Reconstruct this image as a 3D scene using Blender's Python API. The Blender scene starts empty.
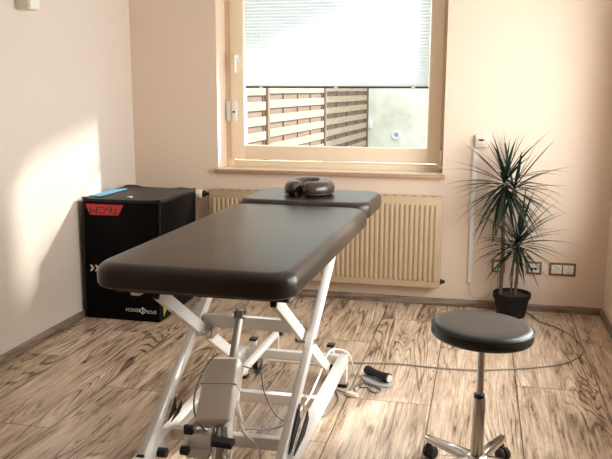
import bpy, bmesh, math, random
from mathutils import Vector, Matrix
random.seed(7)
S = bpy.context.scene
C = S.collection
PI = math.pi

# ------------------------------------------------------------------ materials
def new_mat(name):
    m = bpy.data.materials.new(name); m.use_nodes = True
    nt = m.node_tree; b = nt.nodes['Principled BSDF']
    return m, nt, b

def N(nt, typ, **kw):
    n = nt.nodes.new(typ)
    for k, v in kw.items():
        if k in ('inputs',):
            for i, val in v.items(): n.inputs[i].default_value = val
        else: setattr(n, k, v)
    return n

def mth(nt, op, a, b=None, c=None, clamp=False):
    n = nt.nodes.new('ShaderNodeMath'); n.operation = op; n.use_clamp = clamp
    for i, v in enumerate((a, b, c)):
        if v is None: continue
        if isinstance(v, (int, float)): n.inputs[i].default_value = v
        else: nt.links.new(v, n.inputs[i])
    return n.outputs[0]

def mat(name, col, rough=.5, metal=0., spec=.5, var=.06, vscale=9., bump=0., bscale=120., coat=0., trans=0., emit=None):
    m, nt, b = new_mat(name)
    b.inputs['Roughness'].default_value = rough
    b.inputs['Metallic'].default_value = metal
    b.inputs['Specular IOR Level'].default_value = spec
    b.inputs['Coat Weight'].default_value = coat
    b.inputs['Transmission Weight'].default_value = trans
    tc = N(nt, 'ShaderNodeTexCoord')
    no = N(nt, 'ShaderNodeTexNoise', inputs={'Scale': vscale, 'Detail': 3.})
    nt.links.new(tc.outputs['Object'], no.inputs['Vector'])
    mx = N(nt, 'ShaderNodeMix', data_type='RGBA')
    lo = [max(0, c*(1-var)) for c in col]; hi = [min(1, c*(1+var)) for c in col]
    mx.inputs[6].default_value = (*lo, 1); mx.inputs[7].default_value = (*hi, 1)
    nt.links.new(no.outputs['Fac'], mx.inputs[0])
    nt.links.new(mx.outputs[2], b.inputs['Base Color'])
    if bump > 0:
        n2 = N(nt, 'ShaderNodeTexNoise', inputs={'Scale': bscale, 'Detail': 4.})
        nt.links.new(tc.outputs['Object'], n2.inputs['Vector'])
        bp = N(nt, 'ShaderNodeBump', inputs={'Strength': bump, 'Distance': .004})
        nt.links.new(n2.outputs['Fac'], bp.inputs['Height'])
        nt.links.new(bp.outputs['Normal'], b.inputs['Normal'])
    if emit:
        b.inputs['Emission Color'].default_value = (*emit[0], 1); b.inputs['Emission Strength'].default_value = emit[1]
    return m

def wood_floor():
    m, nt, b = new_mat('weathered_planks'); L = nt.links.new
    tc = N(nt, 'ShaderNodeTexCoord'); sx = N(nt, 'ShaderNodeSeparateXYZ'); L(tc.outputs['Object'], sx.inputs[0])
    x, y = sx.outputs[0], sx.outputs[1]
    u = mth(nt, 'DIVIDE', mth(nt, 'ADD', x, .565), .39)
    pid = mth(nt, 'FLOOR', u); fu = mth(nt, 'FRACT', u)
    wn = N(nt, 'ShaderNodeTexWhiteNoise', noise_dimensions='1D'); L(pid, wn.inputs['W'])
    v = mth(nt, 'ADD', mth(nt, 'DIVIDE', mth(nt, 'ADD', y, 1.68), 1.28), mth(nt, 'MULTIPLY', mth(nt, 'ABSOLUTE', mth(nt, 'SUBTRACT', pid, 0)), .37))
    vid = mth(nt, 'FLOOR', v); fv = mth(nt, 'FRACT', v)
    cb = N(nt, 'ShaderNodeCombineXYZ'); L(pid, cb.inputs[0]); L(vid, cb.inputs[1])
    w2 = N(nt, 'ShaderNodeTexWhiteNoise', noise_dimensions='2D'); L(cb.outputs[0], w2.inputs['Vector'])
    seed = w2.outputs['Value']
    def coords(kx, ky, ks):
        c = N(nt, 'ShaderNodeCombineXYZ')
        L(mth(nt, 'MULTIPLY', x, kx), c.inputs[0]); L(mth(nt, 'MULTIPLY', y, ky), c.inputs[1]); L(mth(nt, 'MULTIPLY', seed, ks), c.inputs[2])
        return c.outputs[0]
    # cathedral rings: contour lines of a slow noise stretched along the board
    n1 = N(nt, 'ShaderNodeTexNoise', inputs={'Scale': 1., 'Detail': 1.5, 'Roughness': .45, 'Distortion': .3}); L(coords(5.6, .55, 61.), n1.inputs['Vector'])
    rings = mth(nt, 'PINGPONG', mth(nt, 'MULTIPLY', n1.outputs['Fac'], 30.), .5)
    rings = mth(nt, 'MULTIPLY', rings, 2.)
    # fine streaks
    n2 = N(nt, 'ShaderNodeTexNoise', inputs={'Scale': 1., 'Detail': 5., 'Roughness': .65}); L(coords(115., 3.2, 23.), n2.inputs['Vector'])
    # worn patches
    n3 = N(nt, 'ShaderNodeTexNoise', inputs={'Scale': 1., 'Detail': 6., 'Roughness': .7, 'Distortion': .6}); L(coords(15., 2.4, 37.), n3.inputs['Vector'])
    n4 = N(nt, 'ShaderNodeTexNoise', inputs={'Scale': 1., 'Detail': 2.}); L(coords(3., 1.2, 11.), n4.inputs['Vector'])
    ringmask = N(nt, 'ShaderNodeMapRange', inputs={1: .42, 2: .60}); L(n4.outputs['Fac'], ringmask.inputs[0])
    rl = N(nt, 'ShaderNodeMapRange', inputs={1: .04, 2: .46}); rl.interpolation_type = 'SMOOTHSTEP'; L(rings, rl.inputs[0])
    ringdark = mth(nt, 'MULTIPLY', mth(nt, 'SUBTRACT', 1., rl.outputs[0]), ringmask.outputs[0])
    val = mth(nt, 'ADD', mth(nt, 'MULTIPLY', n2.outputs['Fac'], .70), mth(nt, 'MULTIPLY', n3.outputs['Fac'], .95))
    val = mth(nt, 'SUBTRACT', val, .155)
    val = mth(nt, 'SUBTRACT', val, mth(nt, 'MULTIPLY', ringdark, .235))
    val = mth(nt, 'ADD', val, mth(nt, 'MULTIPLY', mth(nt, 'SUBTRACT', seed, .5), .10))
    n5 = N(nt, 'ShaderNodeTexNoise', inputs={'Scale': 1., 'Detail': 5., 'Roughness': .6, 'Distortion': .8}); L(coords(9., 1.7, 71.), n5.inputs['Vector'])
    wear = N(nt, 'ShaderNodeMapRange', inputs={1: .50, 2: .68}); L(n5.outputs['Fac'], wear.inputs[0])
    val = mth(nt, 'SUBTRACT', val, mth(nt, 'MULTIPLY', wear.outputs[0], .13))
    n6 = N(nt, 'ShaderNodeTexNoise', inputs={'Scale': 1., 'Detail': 4., 'Roughness': .7}); L(coords(120., 14., 41.), n6.inputs['Vector'])
    chip = N(nt, 'ShaderNodeMapRange', inputs={1: .60, 2: .68}); L(n6.outputs['Fac'], chip.inputs[0])
    val = mth(nt, 'SUBTRACT', val, mth(nt, 'MULTIPLY', chip.outputs[0], .12))
    cr = N(nt, 'ShaderNodeValToRGB'); L(val, cr.inputs[0])
    e = cr.color_ramp.elements
    e[0].position = .40; e[0].color = (.125, .084, .057, 1)
    e[1].position = .88; e[1].color = (.82, .69, .55, 1)
    for p, c in ((.50, (.315, .222, .150, 1)), (.62, (.51, .38, .268, 1)), (.74, (.66, .515, .385, 1))):
        q = cr.color_ramp.elements.new(p); q.color = c
    gx = mth(nt, 'LESS_THAN', mth(nt, 'ABSOLUTE', mth(nt, 'SUBTRACT', fu, .0)), .010)
    gx2 = mth(nt, 'GREATER_THAN', fu, .996)
    gy = mth(nt, 'LESS_THAN', fv, .0035)
    gap = mth(nt, 'MAXIMUM', mth(nt, 'MAXIMUM', gx, gx2), gy)
    mx = N(nt, 'ShaderNodeMix', data_type='RGBA'); mx.inputs[7].default_value = (.055, .04, .03, 1)
    L(mth(nt, 'MULTIPLY', gap, .92), mx.inputs[0]); L(cr.outputs[0], mx.inputs[6]); L(mx.outputs[2], b.inputs['Base Color'])
    rr = N(nt, 'ShaderNodeMapRange', inputs={1: .3, 2: .8, 3: .25, 4: .40}); L(n3.outputs['Fac'], rr.inputs[0]); L(rr.outputs[0], b.inputs['Roughness'])
    bp = N(nt, 'ShaderNodeBump', inputs={'Strength': .25, 'Distance': .003})
    L(mth(nt, 'SUBTRACT', val, mth(nt, 'MULTIPLY', gap, .8)), bp.inputs['Height']); L(bp.outputs['Normal'], b.inputs['Normal'])
    return m

def old_wood(name, dark, light, kx=3., ky=70., kz=70., rough=.5):
    m, nt, b = new_mat(name); L = nt.links.new
    tc = N(nt, 'ShaderNodeTexCoord'); mp = N(nt, 'ShaderNodeMapping'); mp.inputs['Scale'].default_value = (kx, ky, kz)
    L(tc.outputs['Object'], mp.inputs[0])
    n = N(nt, 'ShaderNodeTexNoise', inputs={'Scale': 1., 'Detail': 6., 'Roughness': .62, 'Distortion': .4}); L(mp.outputs[0], n.inputs['Vector'])
    cr = N(nt, 'ShaderNodeValToRGB'); L(n.outputs['Fac'], cr.inputs[0])
    cr.color_ramp.elements[0].position = .33; cr.color_ramp.elements[0].color = (*dark, 1)
    cr.color_ramp.elements[1].position = .68; cr.color_ramp.elements[1].color = (*light, 1)
    L(cr.outputs[0], b.inputs['Base Color']); b.inputs['Roughness'].default_value = rough
    bp = N(nt, 'ShaderNodeBump', inputs={'Strength': .2, 'Distance': .002}); L(n.outputs['Fac'], bp.inputs['Height']); L(bp.outputs[0], b.inputs['Normal'])
    return m

def render_wall():
    # old stained render of the house outside
    m, nt, b = new_mat('stained_render'); L = nt.links.new
    tc = N(nt, 'ShaderNodeTexCoord')
    n = N(nt, 'ShaderNodeTexNoise', inputs={'Scale': 1.7, 'Detail': 7., 'Roughness': .65}); L(tc.outputs['Object'], n.inputs['Vector'])
    cr = N(nt, 'ShaderNodeValToRGB'); L(n.outputs['Fac'], cr.inputs[0])
    cr.color_ramp.elements[0].position = .35; cr.color_ramp.elements[0].color = (.62, .57, .44, 1)
    cr.color_ramp.elements[1].position = .66; cr.color_ramp.elements[1].color = (.88, .84, .72, 1)
    L(cr.outputs[0], b.inputs['Base Color']); b.inputs['Roughness'].default_value = .9
    return m

def glass_mat():
    m = bpy.data.materials.new('window_glass'); m.use_nodes = True; nt = m.node_tree; nt.nodes.clear()
    o = N(nt, 'ShaderNodeOutputMaterial'); t = N(nt, 'ShaderNodeBsdfTransparent'); g = N(nt, 'ShaderNodeBsdfGlossy', inputs={'Roughness': .02})
    f = N(nt, 'ShaderNodeLayerWeight', inputs={'Blend': .5}); mx = N(nt, 'ShaderNodeMixShader')
    t.inputs[0].default_value = (.98, .995, .99, 1)
    fr = mth(nt, 'ADD', mth(nt, 'MULTIPLY', mth(nt, 'POWER', f.outputs['Facing'], 5.), .6), .03)
    nt.links.new(fr, mx.inputs[0]); nt.links.new(t.outputs[0], mx.inputs[1]); nt.links.new(g.outputs[0], mx.inputs[2]); nt.links.new(mx.outputs[0], o.inputs[0])
    return m

def slat_mat():
    m, nt, b = new_mat('blind_slat'); L = nt.links.new
    b.inputs['Base Color'].default_value = (.90, .94, .95, 1); b.inputs['Roughness'].default_value = .45
    t = N(nt, 'ShaderNodeBsdfTranslucent'); t.inputs[0].default_value = (.93, .97, .985, 1)
    mx = N(nt, 'ShaderNodeMixShader'); mx.inputs[0].default_value = .52
    o = nt.nodes['Material Output']
    L(b.outputs[0], mx.inputs[1]); L(t.outputs[0], mx.inputs[2]); L(mx.outputs[0], o.inputs[0])
    return m

WALLC = (.79, .645, .525)
M = dict(
    wall=mat('wallpaper', WALLC, .85, spec=.2, var=.012, bump=.55, bscale=70.),
    wall_pale=mat('wallpaper_pale', (.715, .63, .56), .85, spec=.2, var=.012, bump=.55, bscale=70.),
    wall_dark=mat('taupe_wallpaper', (.26, .21, .175), .85, spec=.2, var=.012, bump=.2, bscale=95.),
    ceil=mat('ceiling_paint', (.82, .80, .77), .9, spec=.1, var=.01),
    floor=wood_floor(),
    skirt=old_wood('skirting_wood', (.10, .07, .05), (.42, .32, .24), 5., 9., 60.),
    skirt_side=old_wood('skirting_wood_side', (.10, .07, .05), (.42, .32, .24), 9., 5., 60.),
    frame=mat('window_frame_cream', (.86, .72, .54), .38, var=.02),
    sill=mat('sill_laminate', (.82, .74, .63), .35, var=.02),
    silledge=old_wood('sill_edge_wood', (.34, .20, .12), (.52, .34, .22), 25., 200., 200.),
    glass=glass_mat(), slat=slat_mat(),
    blindbar=mat('blind_bar', (.035, .05, .055), .4),
    white=mat('white_plastic', (.80, .79, .76), .4, var=.02),
    whitemetal=mat('white_powder_coat', (.87, .845, .81), .35, var=.02),
    greyplastic=mat('grey_beige_plastic', (.80, .715, .62), .42, var=.03),
    piston=mat('grey_tube', (.36, .33, .29), .3, var=.02), footgrey=mat('light_grey_plastic', (.42, .42, .41), .45),
    ivory=mat('ivory_plastic', (.78, .70, .58), .45, var=.02),
    black=mat('black_plastic', (.012, .012, .013), .42),
    rubber=mat('black_rubber', (.016, .016, .016), .7),
    vinyl=mat('dark_brown_vinyl', (.042, .029, .0215), .33, spec=.42, var=.10, vscale=4., bump=.05, bscale=260.),
    pillowv=mat('brown_vinyl', (.045, .030, .024), .30, spec=.6, var=.08, bump=.04, bscale=200.),
    seatv=mat('black_vinyl', (.020, .021, .023), .34, spec=.5, var=.06, bump=.03, bscale=260.),
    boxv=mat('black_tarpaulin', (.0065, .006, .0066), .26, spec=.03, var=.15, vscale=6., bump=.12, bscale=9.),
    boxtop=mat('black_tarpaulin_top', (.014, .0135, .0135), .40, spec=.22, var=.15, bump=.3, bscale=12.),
    red=mat('red_print', (.56, .016, .022), .5, var=.03), blue=mat('blue_print', (.10, .33, .52), .5, var=.25, vscale=60.),
    lime=mat('lime_print', (.28, .38, .05), .5), print_white=mat('white_print', (.62, .60, .57), .5),
    print_black=mat('black_print', (.02, .008, .008), .5),
    radiator=mat('radiator_enamel', (.51, .385, .245), .45, var=.02),
    chrome=mat('polished_aluminium', (.62, .61, .60), .16, metal=1., var=.03),
    steel=mat('chromed_steel', (.58, .56, .54), .2, metal=1., var=.03),
    leaf=mat('dracaena_leaf', (.011, .024, .013), .36, spec=.45, var=.5, vscale=5.),
    cane=mat('dracaena_cane', (.115, .075, .05), .8, var=.3, vscale=40., bump=.6, bscale=60.),
    soil=mat('potting_soil', (.035, .022, .015), .95, var=.5, vscale=60., bump=.8, bscale=80.),
    pot=mat('black_pot', (.009, .008, .008), .5, spec=.2),
    socketframe=mat('brown_socket_frame', (.24, .115, .045), .45, var=.12),
    cord=mat('grey_cord', (.33, .29, .24), .55), whitecord=mat('white_cord', (.86, .84, .80), .45), greycord=mat('dark_grey_cord', (.17, .16, .15), .5),
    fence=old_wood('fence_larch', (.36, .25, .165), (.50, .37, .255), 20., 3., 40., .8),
    fencedark=old_wood('fence_recess_shade', (.16, .105, .07), (.24, .165, .11), 20., 3., 40., .8),  # same wood, with the recess shade put into a darker tone
    fencepost=old_wood('fence_post', (.14, .09, .06), (.24, .16, .11), 30., 30., 3., .8),
    render=render_wall(), gravel=mat('gravel', (.36, .40, .42), .95, var=.5, vscale=30.),
    exterior=mat('sun_blocker_render', (.70, .66, .58), .9),
)

# ------------------------------------------------------------------ mesh helpers
def link(name, me, m, parent=None):
    o = bpy.data.objects.new(name, me); C.objects.link(o)
    if m is not None: me.materials.append(m)
    if parent is not None: o.parent = parent; o.matrix_parent_inverse = parent.matrix_world.inverted()
    return o

def finish(name, bm, m, parent=None, smooth=True, angle=40.):
    bmesh.ops.recalc_face_normals(bm, faces=bm.faces[:])
    if smooth:
        for f in bm.faces: f.smooth = True
        for e in bm.edges:
            if len(e.link_faces) == 2 and e.calc_face_angle(0) > math.radians(angle): e.smooth = False
    me = bpy.data.meshes.new(name); bm.to_mesh(me); bm.free()
    mats = m if isinstance(m, (list, tuple)) else [m]
    o = link(name, me, mats[0], parent)
    for x in mats[1:]: me.materials.append(x)
    return o

def nb(): return bmesh.new()

def box(bm, x0, x1, y0, y1, z0, z1, bev=0., seg=2, mi=0, mx=None):
    r = bmesh.ops.create_cube(bm, size=1.)
    vs = r['verts']
    for v in vs: v.co = Vector(((x0+x1)/2 + v.co.x*(x1-x0), (y0+y1)/2 + v.co.y*(y1-y0), (z0+z1)/2 + v.co.z*(z1-z0)))
    fs = list({f for v in vs for f in v.link_faces}); es = list({e for v in vs for e in v.link_edges})
    for f in fs: f.material_index = mi
    if bev > 0:
        rr = bmesh.ops.bevel(bm, geom=es, offset=bev, segments=seg, profile=.5, affect='EDGES')
        vs = list({v for f in rr['faces'] for v in f.verts} | {v for v in vs if v.is_valid})
        for f in {f for v in vs for f in v.link_faces}: f.material_index = mi
    if mx is not None: bmesh.ops.transform(bm, matrix=mx, verts=vs)
    return vs

def bar(bm, a, b, w, h, bev=.003, up=(0, 0, 1), seg=2):
    # rectangular tube from a to b: w across (perpendicular to up), h along up
    a, b, up = Vector(a), Vector(b), Vector(up)
    d = (b-a); ln = d.length; d.normalize()
    s = d.cross(up); s.normalize(); t = s.cross(d)
    mx = Matrix.Translation((a+b)/2) @ Matrix((s, d, t)).transposed().to_4x4()
    return box(bm, -w/2, w/2, -ln/2, ln/2, -h/2, h/2, bev, seg, 0, mx)

def frame_of(d):
    d = Vector(d).normalized(); u = Vector((0, 0, 1)) if abs(d.z) < .9 else Vector((1, 0, 0))
    s = d.cross(u).normalized(); return s, s.cross(d).normalized()

def tube(bm, pts, r, n=8, cap=True, closed=False):
    pts = [Vector(p) for p in pts]; rings = []
    rs = r if isinstance(r, (list, tuple)) else [r]*len(pts)
    prev = None
    for i, p in enumerate(pts):
        a = pts[i-1] if i > 0 else (pts[-1] if closed else p); b = pts[i+1] if i < len(pts)-1 else (pts[0] if closed else p)
        d = (b-a).normalized()
        if prev is None: s, t = frame_of(d)
        else:
            s = prev - d*prev.dot(d); s.normalize(); t = s.cross(d).normalized()
        prev = s
        rings.append([bm.verts.new(p + (s*math.cos(2*PI*k/n) + t*math.sin(2*PI*k/n))*rs[i]) for k in range(n)])
    m = len(rings)
    for i in range(m if closed else m-1):
        A, B = rings[i], rings[(i+1) % m]
        for k in range(n): bm.faces.new((A[k], A[(k+1) % n], B[(k+1) % n], B[k]))
    if cap and not closed:
        bm.faces.new(rings[0]); bm.faces.new(rings[-1][::-1])
    return rings

def smooth_path(p, k=6):
    p = [Vector(q) for q in p]; out = []
    for i in range(len(p)-1):
        a, b, c, d = p[max(0, i-1)], p[i], p[i+1], p[min(len(p)-1, i+2)]
        for j in range(k):
            t = j/k
            out.append(.5*((2*b) + (c-a)*t + (2*a-5*b+4*c-d)*t*t + (3*b-a-3*c+d)*t**3))
    out.append(p[-1]); return out

def lathe(bm, prof, c=(0, 0, 0), n=32, axis=(0, 0, 1), mi=0):
    c = Vector(c); ax = Vector(axis).normalized()
    s, t = frame_of(ax) if abs(ax.z) < .99 else (Vector((1, 0, 0)), Vector((0, 1, 0)))
    rings = []
    for r, z in prof:
        if r < 1e-6: rings.append([bm.verts.new(c + ax*z)])
        else: rings.append([bm.verts.new(c + ax*z + (s*math.cos(2*PI*k/n) + t*math.sin(2*PI*k/n))*r) for k in range(n)])
    for A, B in zip(rings, rings[1:]):
        for k in range(n):
            if len(A) == 1 and len(B) == 1: continue
            if len(A) == 1: f = bm.faces.new((A[0], B[(k+1) % n], B[k]))
            elif len(B) == 1: f = bm.faces.new((A[k], A[(k+1) % n], B[0]))
            else: f = bm.faces.new((A[k], A[(k+1) % n], B[(k+1) % n], B[k]))
            f.material_index = mi
    for R in (rings[0], rings[-1]):
        if len(R) > 1: bm.faces.new(R).material_index = mi

def prism(bm, pts, d):
    # polygon pts (3-D) extruded by vector d
    d = Vector(d); A = [bm.verts.new(Vector(p)) for p in pts]; B = [bm.verts.new(Vector(p)+d) for p in pts]
    bm.faces.new(A); bm.faces.new(B[::-1])
    n = len(A)
    for i in range(n): bm.faces.new((A[i], A[(i+1) % n], B[(i+1) % n], B[i]))

def rrect(x0, x1, y0, y1, r, n=8):
    o = []
    for cx, cy, a0 in ((x1-r, y1-r, 0), (x0+r, y1-r, PI/2), (x0+r, y0+r, PI), (x1-r, y0+r, 1.5*PI)):
        for k in range(n+1):
            a = a0 + PI/2*k/n; o.append((cx+r*math.cos(a), cy+r*math.sin(a)))
    return o

def pad(bm, x0, x1, y0, y1, z0, z1, rc, rt, rb, crown=.006, wr=0.):
    # upholstered pad: rounded plan corners, rolled upper and lower edges, slightly domed top
    prof = []
    for k in range(5): a = -PI/2 + PI/2*k/4; prof.append((rb - rb*math.cos(a), z0 + rb + rb*math.sin(a)))
    for k in range(8): a = PI/2*k/7; prof.append((rt - rt*math.cos(a), z1 - rt + rt*math.sin(a)))
    loops = []
    for ins, z in prof:
        loops.append([bm.verts.new((px, py, z)) for px, py in rrect(x0+ins, x1-ins, y0+ins, y1-ins, max(.004, rc-ins*.6))])
    cx, cy = (x0+x1)/2, (y0+y1)/2; last = loops[-1]
    for f in (.82, .6, .35, .12):
        loops.append([bm.verts.new((cx+(v.co.x-cx)*f, cy+(v.co.y-cy)*f, z1 + crown*(1-f*f))) for v in last])
    for A, B in zip(loops, loops[1:]):
        n = len(A)
        for i in range(n): bm.faces.new((A[i], A[(i+1) % n], B[(i+1) % n], B[i]))
    bm.faces.new(loops[0][::-1]); bm.faces.new(loops[-1])
    if wr:
        for l in loops[:9]:
            for i, v in enumerate(l): v.co += Vector((math.sin(i*2.1)*wr, math.cos(i*2.7)*wr, 0))

def tag(o, label, cat, group=None, kind=None):
    o['label'] = label; o['category'] = cat
    if group: o['group'] = group
    if kind: o['kind'] = kind
    return o

def thing(name, loc, label, cat, group=None):
    o = bpy.data.objects.new(name, None); C.objects.link(o); o.empty_display_size = .1
    o.matrix_world = Matrix.Translation(Vector(loc)); o.location = loc
    return tag(o, label, cat, group)

def structure(o, label=None, cat=None):
    o['kind'] = 'structure'
    if label: o['label'] = label
    if cat: o['category'] = cat
    return o

def text_mesh(txt, size, name, m, right, up, origin, parent=None, depth=.0012, sx=1., bold=0., align='CENTER'):
    cu = bpy.data.curves.new('lettering', 'FONT'); cu.body = txt; cu.size = size; cu.extrude = depth; cu.align_x = align; cu.align_y = 'CENTER'; cu.offset = bold
    t = bpy.data.objects.new('lettering', cu); C.objects.link(t)
    dg = bpy.context.evaluated_depsgraph_get(); me = bpy.data.meshes.new_from_object(t.evaluated_get(dg))
    C.objects.unlink(t); bpy.data.objects.remove(t)
    right, up = Vector(right).normalized(), Vector(up).normalized(); nrm = right.cross(up)
    mx = Matrix.Translation(Vector(origin)) @ Matrix((right, up, nrm)).transposed().to_4x4() @ Matrix.Diagonal((sx, 1, 1, 1))
    me.transform(mx); me.materials.clear()
    return link(name, me, m, parent)

# ------------------------------------------------------------------ room shell
XL, XR, YB, H = -2.405, .80, -6.2, 2.60
WX0, WX1, WZ0, WZ1 = -1.777, -.240, .850, 2.27      # opening of the window facing the camera
RY0, RY1, RZ0, RZ1 = -2.45, -.40, .66, 2.12        # opening in the right wall
bm = nb(); box(bm, XL-.3, XR+.3, YB-.2, .3, -.12, 0); structure(finish('floor', bm, M['floor'], smooth=False), 'weathered grey-brown wooden plank floor', 'floor')
bm = nb(); box(bm, XL-.3, XR+.3, YB-.2, .3, H, H+.15); structure(finish('ceiling', bm, M['ceil'], smooth=False), 'plain white ceiling above the room', 'ceiling')
T = .30
bm = nb()
box(bm, XL-T, WX0, 0, T, 0, H); box(bm, WX1, XR+T, 0, T, 0, H); box(bm, WX0, WX1, 0, T, 0, WZ0); box(bm, WX0, WX1, 0, T, WZ1, H)
structure(finish('wall_back', bm, M['wall'], smooth=False), 'cream textured wall with the window above the radiator', 'wall')
bm = nb(); box(bm, XL-T, XL, YB-T, 0, 0, H); structure(finish('wall_left', bm, M['wall_pale'], smooth=False), 'pale wall on the left with a patch of sunlight', 'wall')
bm = nb()
box(bm, XR, XR+T, YB-T, RY0, 0, H); box(bm, XR, XR+T, RY1, 0, 0, H); box(bm, XR, XR+T, RY0, RY1, 0, RZ0); box(bm, XR, XR+T, RY0, RY1, RZ1, H)
structure(finish('wall_right', bm, M['wall'], smooth=False), 'cream wall on the right edge beyond the plant', 'wall')
bm = nb(); box(bm, XL, XR, YB-T, YB, 0, H); structure(finish('wall_front', bm, M['wall_dark'], smooth=False), 'taupe wall behind the viewer', 'wall')
def skirting(name, x0, x1, y0, y1, m, label):
    bm = nb(); box(bm, x0, x1, y0, y1, 0, .048, .006); structure(finish(name, bm, m), label, 'baseboard')
skirting('baseboard_back', XL, XR, -.018, 0, M['skirt'], 'weathered wooden skirting under the radiator wall')
skirting('baseboard_left', XL, XL+.018, YB, -.018, M['skirt_side'], 'weathered wooden skirting along the left wall')
skirting('baseboard_right', XR-.018, XR, YB, -.018, M['skirt_side'], 'weathered wooden skirting along the right wall')

# ------------------------------------------------------------------ window facing the camera
def ring(bm, x0, x1, z0, z1, y0, y1, wl, wr, wb, wt, bev=.006):
    box(bm, x0, x0+wl, y0, y1, z0, z1, bev); box(bm, x1-wr, x1, y0, y1, z0, z1, bev)
    box(bm, x0+wl-.004, x1-wr+.004, y0+.001, y1, z0, z0+wb, bev); box(bm, x0+wl-.004, x1-wr+.004, y0+.001, y1, z1-wt, z1, bev)
w1 = bpy.data.objects.new('window_1', None); C.objects.link(w1); w1.location = (-1.01, .2, WZ0); w1.matrix_world = Matrix.Translation((-1.01, .2, WZ0))
structure(w1, 'cream framed window with white blind facing the garden', 'window')
bm = nb(); ring(bm, WX0, WX1, .872, WZ1, .19, .27, .05, .05, .045, .05); finish('window_frame', bm, M['frame'], w1)
bm = nb(); ring(bm, -1.738, -.268, .930, 2.235, .168, .245, .100, .088, .098, .098, .008); sash = finish('sash', bm, M['frame'], w1)
bm = nb(); box(bm, -1.645, -.350, .212, .218, 1.02, 2.145); finish('pane', bm, M['glass'], w1, smooth=False)
bm = nb(); box(bm, -1.703, -1.672, .158, .170, 1.60, 1.66, .004); tube(bm, [(-1.688, .158, 1.645), (-1.688, .125, 1.645)], .009, 10); tube(bm, smooth_path([(-1.688, .128, 1.65), (-1.688, .122, 1.63), (-1.688, .125, 1.53)]), .010, 10)
o = finish('window_handle', bm, M['white'], w1); o['label'] = 'white lever handle'
bm = nb(); box(bm, -1.768, -1.724, .160, .195, 1.196, 1.338, .004); box(bm, -1.719, -1.688, .142, .170, 1.196, 1.338, .004)
lk = finish('window_lock', bm, M['white'], w1); lk['label'] = 'white lock plate on the left frame'
bm = nb(); tube(bm, [(-1.704, .142, 1.262), (-1.704, .130, 1.262)], .007, 10); finish('lock_button', bm, M['black'], lk)
bm = nb(); tube(bm, [(-.262, .160, .925), (-.262, .160, 1.02)], .011, 10); box(bm, -.285, -.245, .155, .192, .895, .925, .005); finish('hinge', bm, M['frame'], w1)
bm = nb(); box(bm, -1.800, -.222, -.036, .0, .850, .875, .003, mi=1); box(bm, WX0, WX1, -.004, .195, .850, .876, .001)
structure(finish('trim_1', bm, [M['sill'], M['silledge']]), 'window sill board with brown wooden front edge', 'window sill')

# venetian blind hung on the sash
bl = thing('venetian_blind', (-1.0, .185, 1.43), 'white venetian blind with dark bottom bar covering the upper window', 'blind')
bm = nb(); z = 1.452; th = math.radians(52)
while z < 2.12:
    vs = []
    for k in range(5):
        q = -1+.5*k; dy = q*.0125; arc = .0016*(1-q*q)
        vs.append((.182 + dy*math.cos(th) - arc*math.sin(th), z + dy*math.sin(th) + arc*math.cos(th)))
    A = [bm.verts.new((-1.628, y, zz)) for y, zz in vs]; B = [bm.verts.new((-.362, y, zz)) for y, zz in vs]
    A2 = [bm.verts.new((-1.628, y, zz-.0006)) for y, zz in vs]; B2 = [bm.verts.new((-.362, y, zz-.0006)) for y, zz in vs]
    for i in range(4):
        bm.faces.new((A[i], A[i+1], B[i+1], B[i])); bm.faces.new((A2[i+1], A2[i], B2[i], B2[i+1]))
    z += .0216
finish('slats', bm, M['slat'], bl, angle=80)
bm = nb(); box(bm, -1.630, -.360, .172, .194, 1.427, 1.441, .004); bb = finish('bottom_bar', bm, M['blindbar'], bl)
for x in (-1.515, -.985, -.46):
    bm = nb(); box(bm, x-.012, x+.012, .166, .172, 1.424, 1.446, .002); finish('cord_clip', bm, M['ivory'], bb)
bm = nb(); box(bm, -1.640, -.352, .165, .205, 2.12, 2.15, .004); finish('headrail', bm, M['white'], bl)
for x in (-1.515, -.985, -.46):
    bm = nb(); tube(bm, [(x, .170, 1.44), (x, .170, 2.13)], .0012, 6); finish('ladder_cord', bm, M['whitecord'], bl)

# window in the right wall (just outside the picture)
w2 = bpy.data.objects.new('window_2', None); C.objects.link(w2); w2.location = (XR+.2, -1.2, RZ0); w2.matrix_world = Matrix.Translation((XR+.2, -1.2, RZ0))
structure(w2, 'window in the right wall lighting the room', 'window')
bm = nb(); xx0, xx1 = XR+.17, XR+.25
for a in ((RY0, RY0+.09, RZ0, RZ1), (RY1-.09, RY1, RZ0, RZ1), (RY0+.08, RY1-.08, RZ0, RZ0+.09), (RY0+.08, RY1-.08, RZ1-.09, RZ1)):
    box(bm, xx0, xx1, a[0], a[1], a[2], a[3], .006)
finish('window_frame', bm, M['frame'], w2)
bm = nb(); box(bm, XR+.205, XR+.211, RY0+.08, RY1-.08, RZ0+.08, RZ1-.08); finish('pane', bm, M['glass'], w2, smooth=False)
bm = nb(); box(bm, XR-.035, XR+.18, RY0-.03, RY1+.03, RZ0-.026, RZ0, .003)
structure(finish('trim_2', bm, M['sill']), 'sill board of the window in the right wall', 'window sill')

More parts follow.
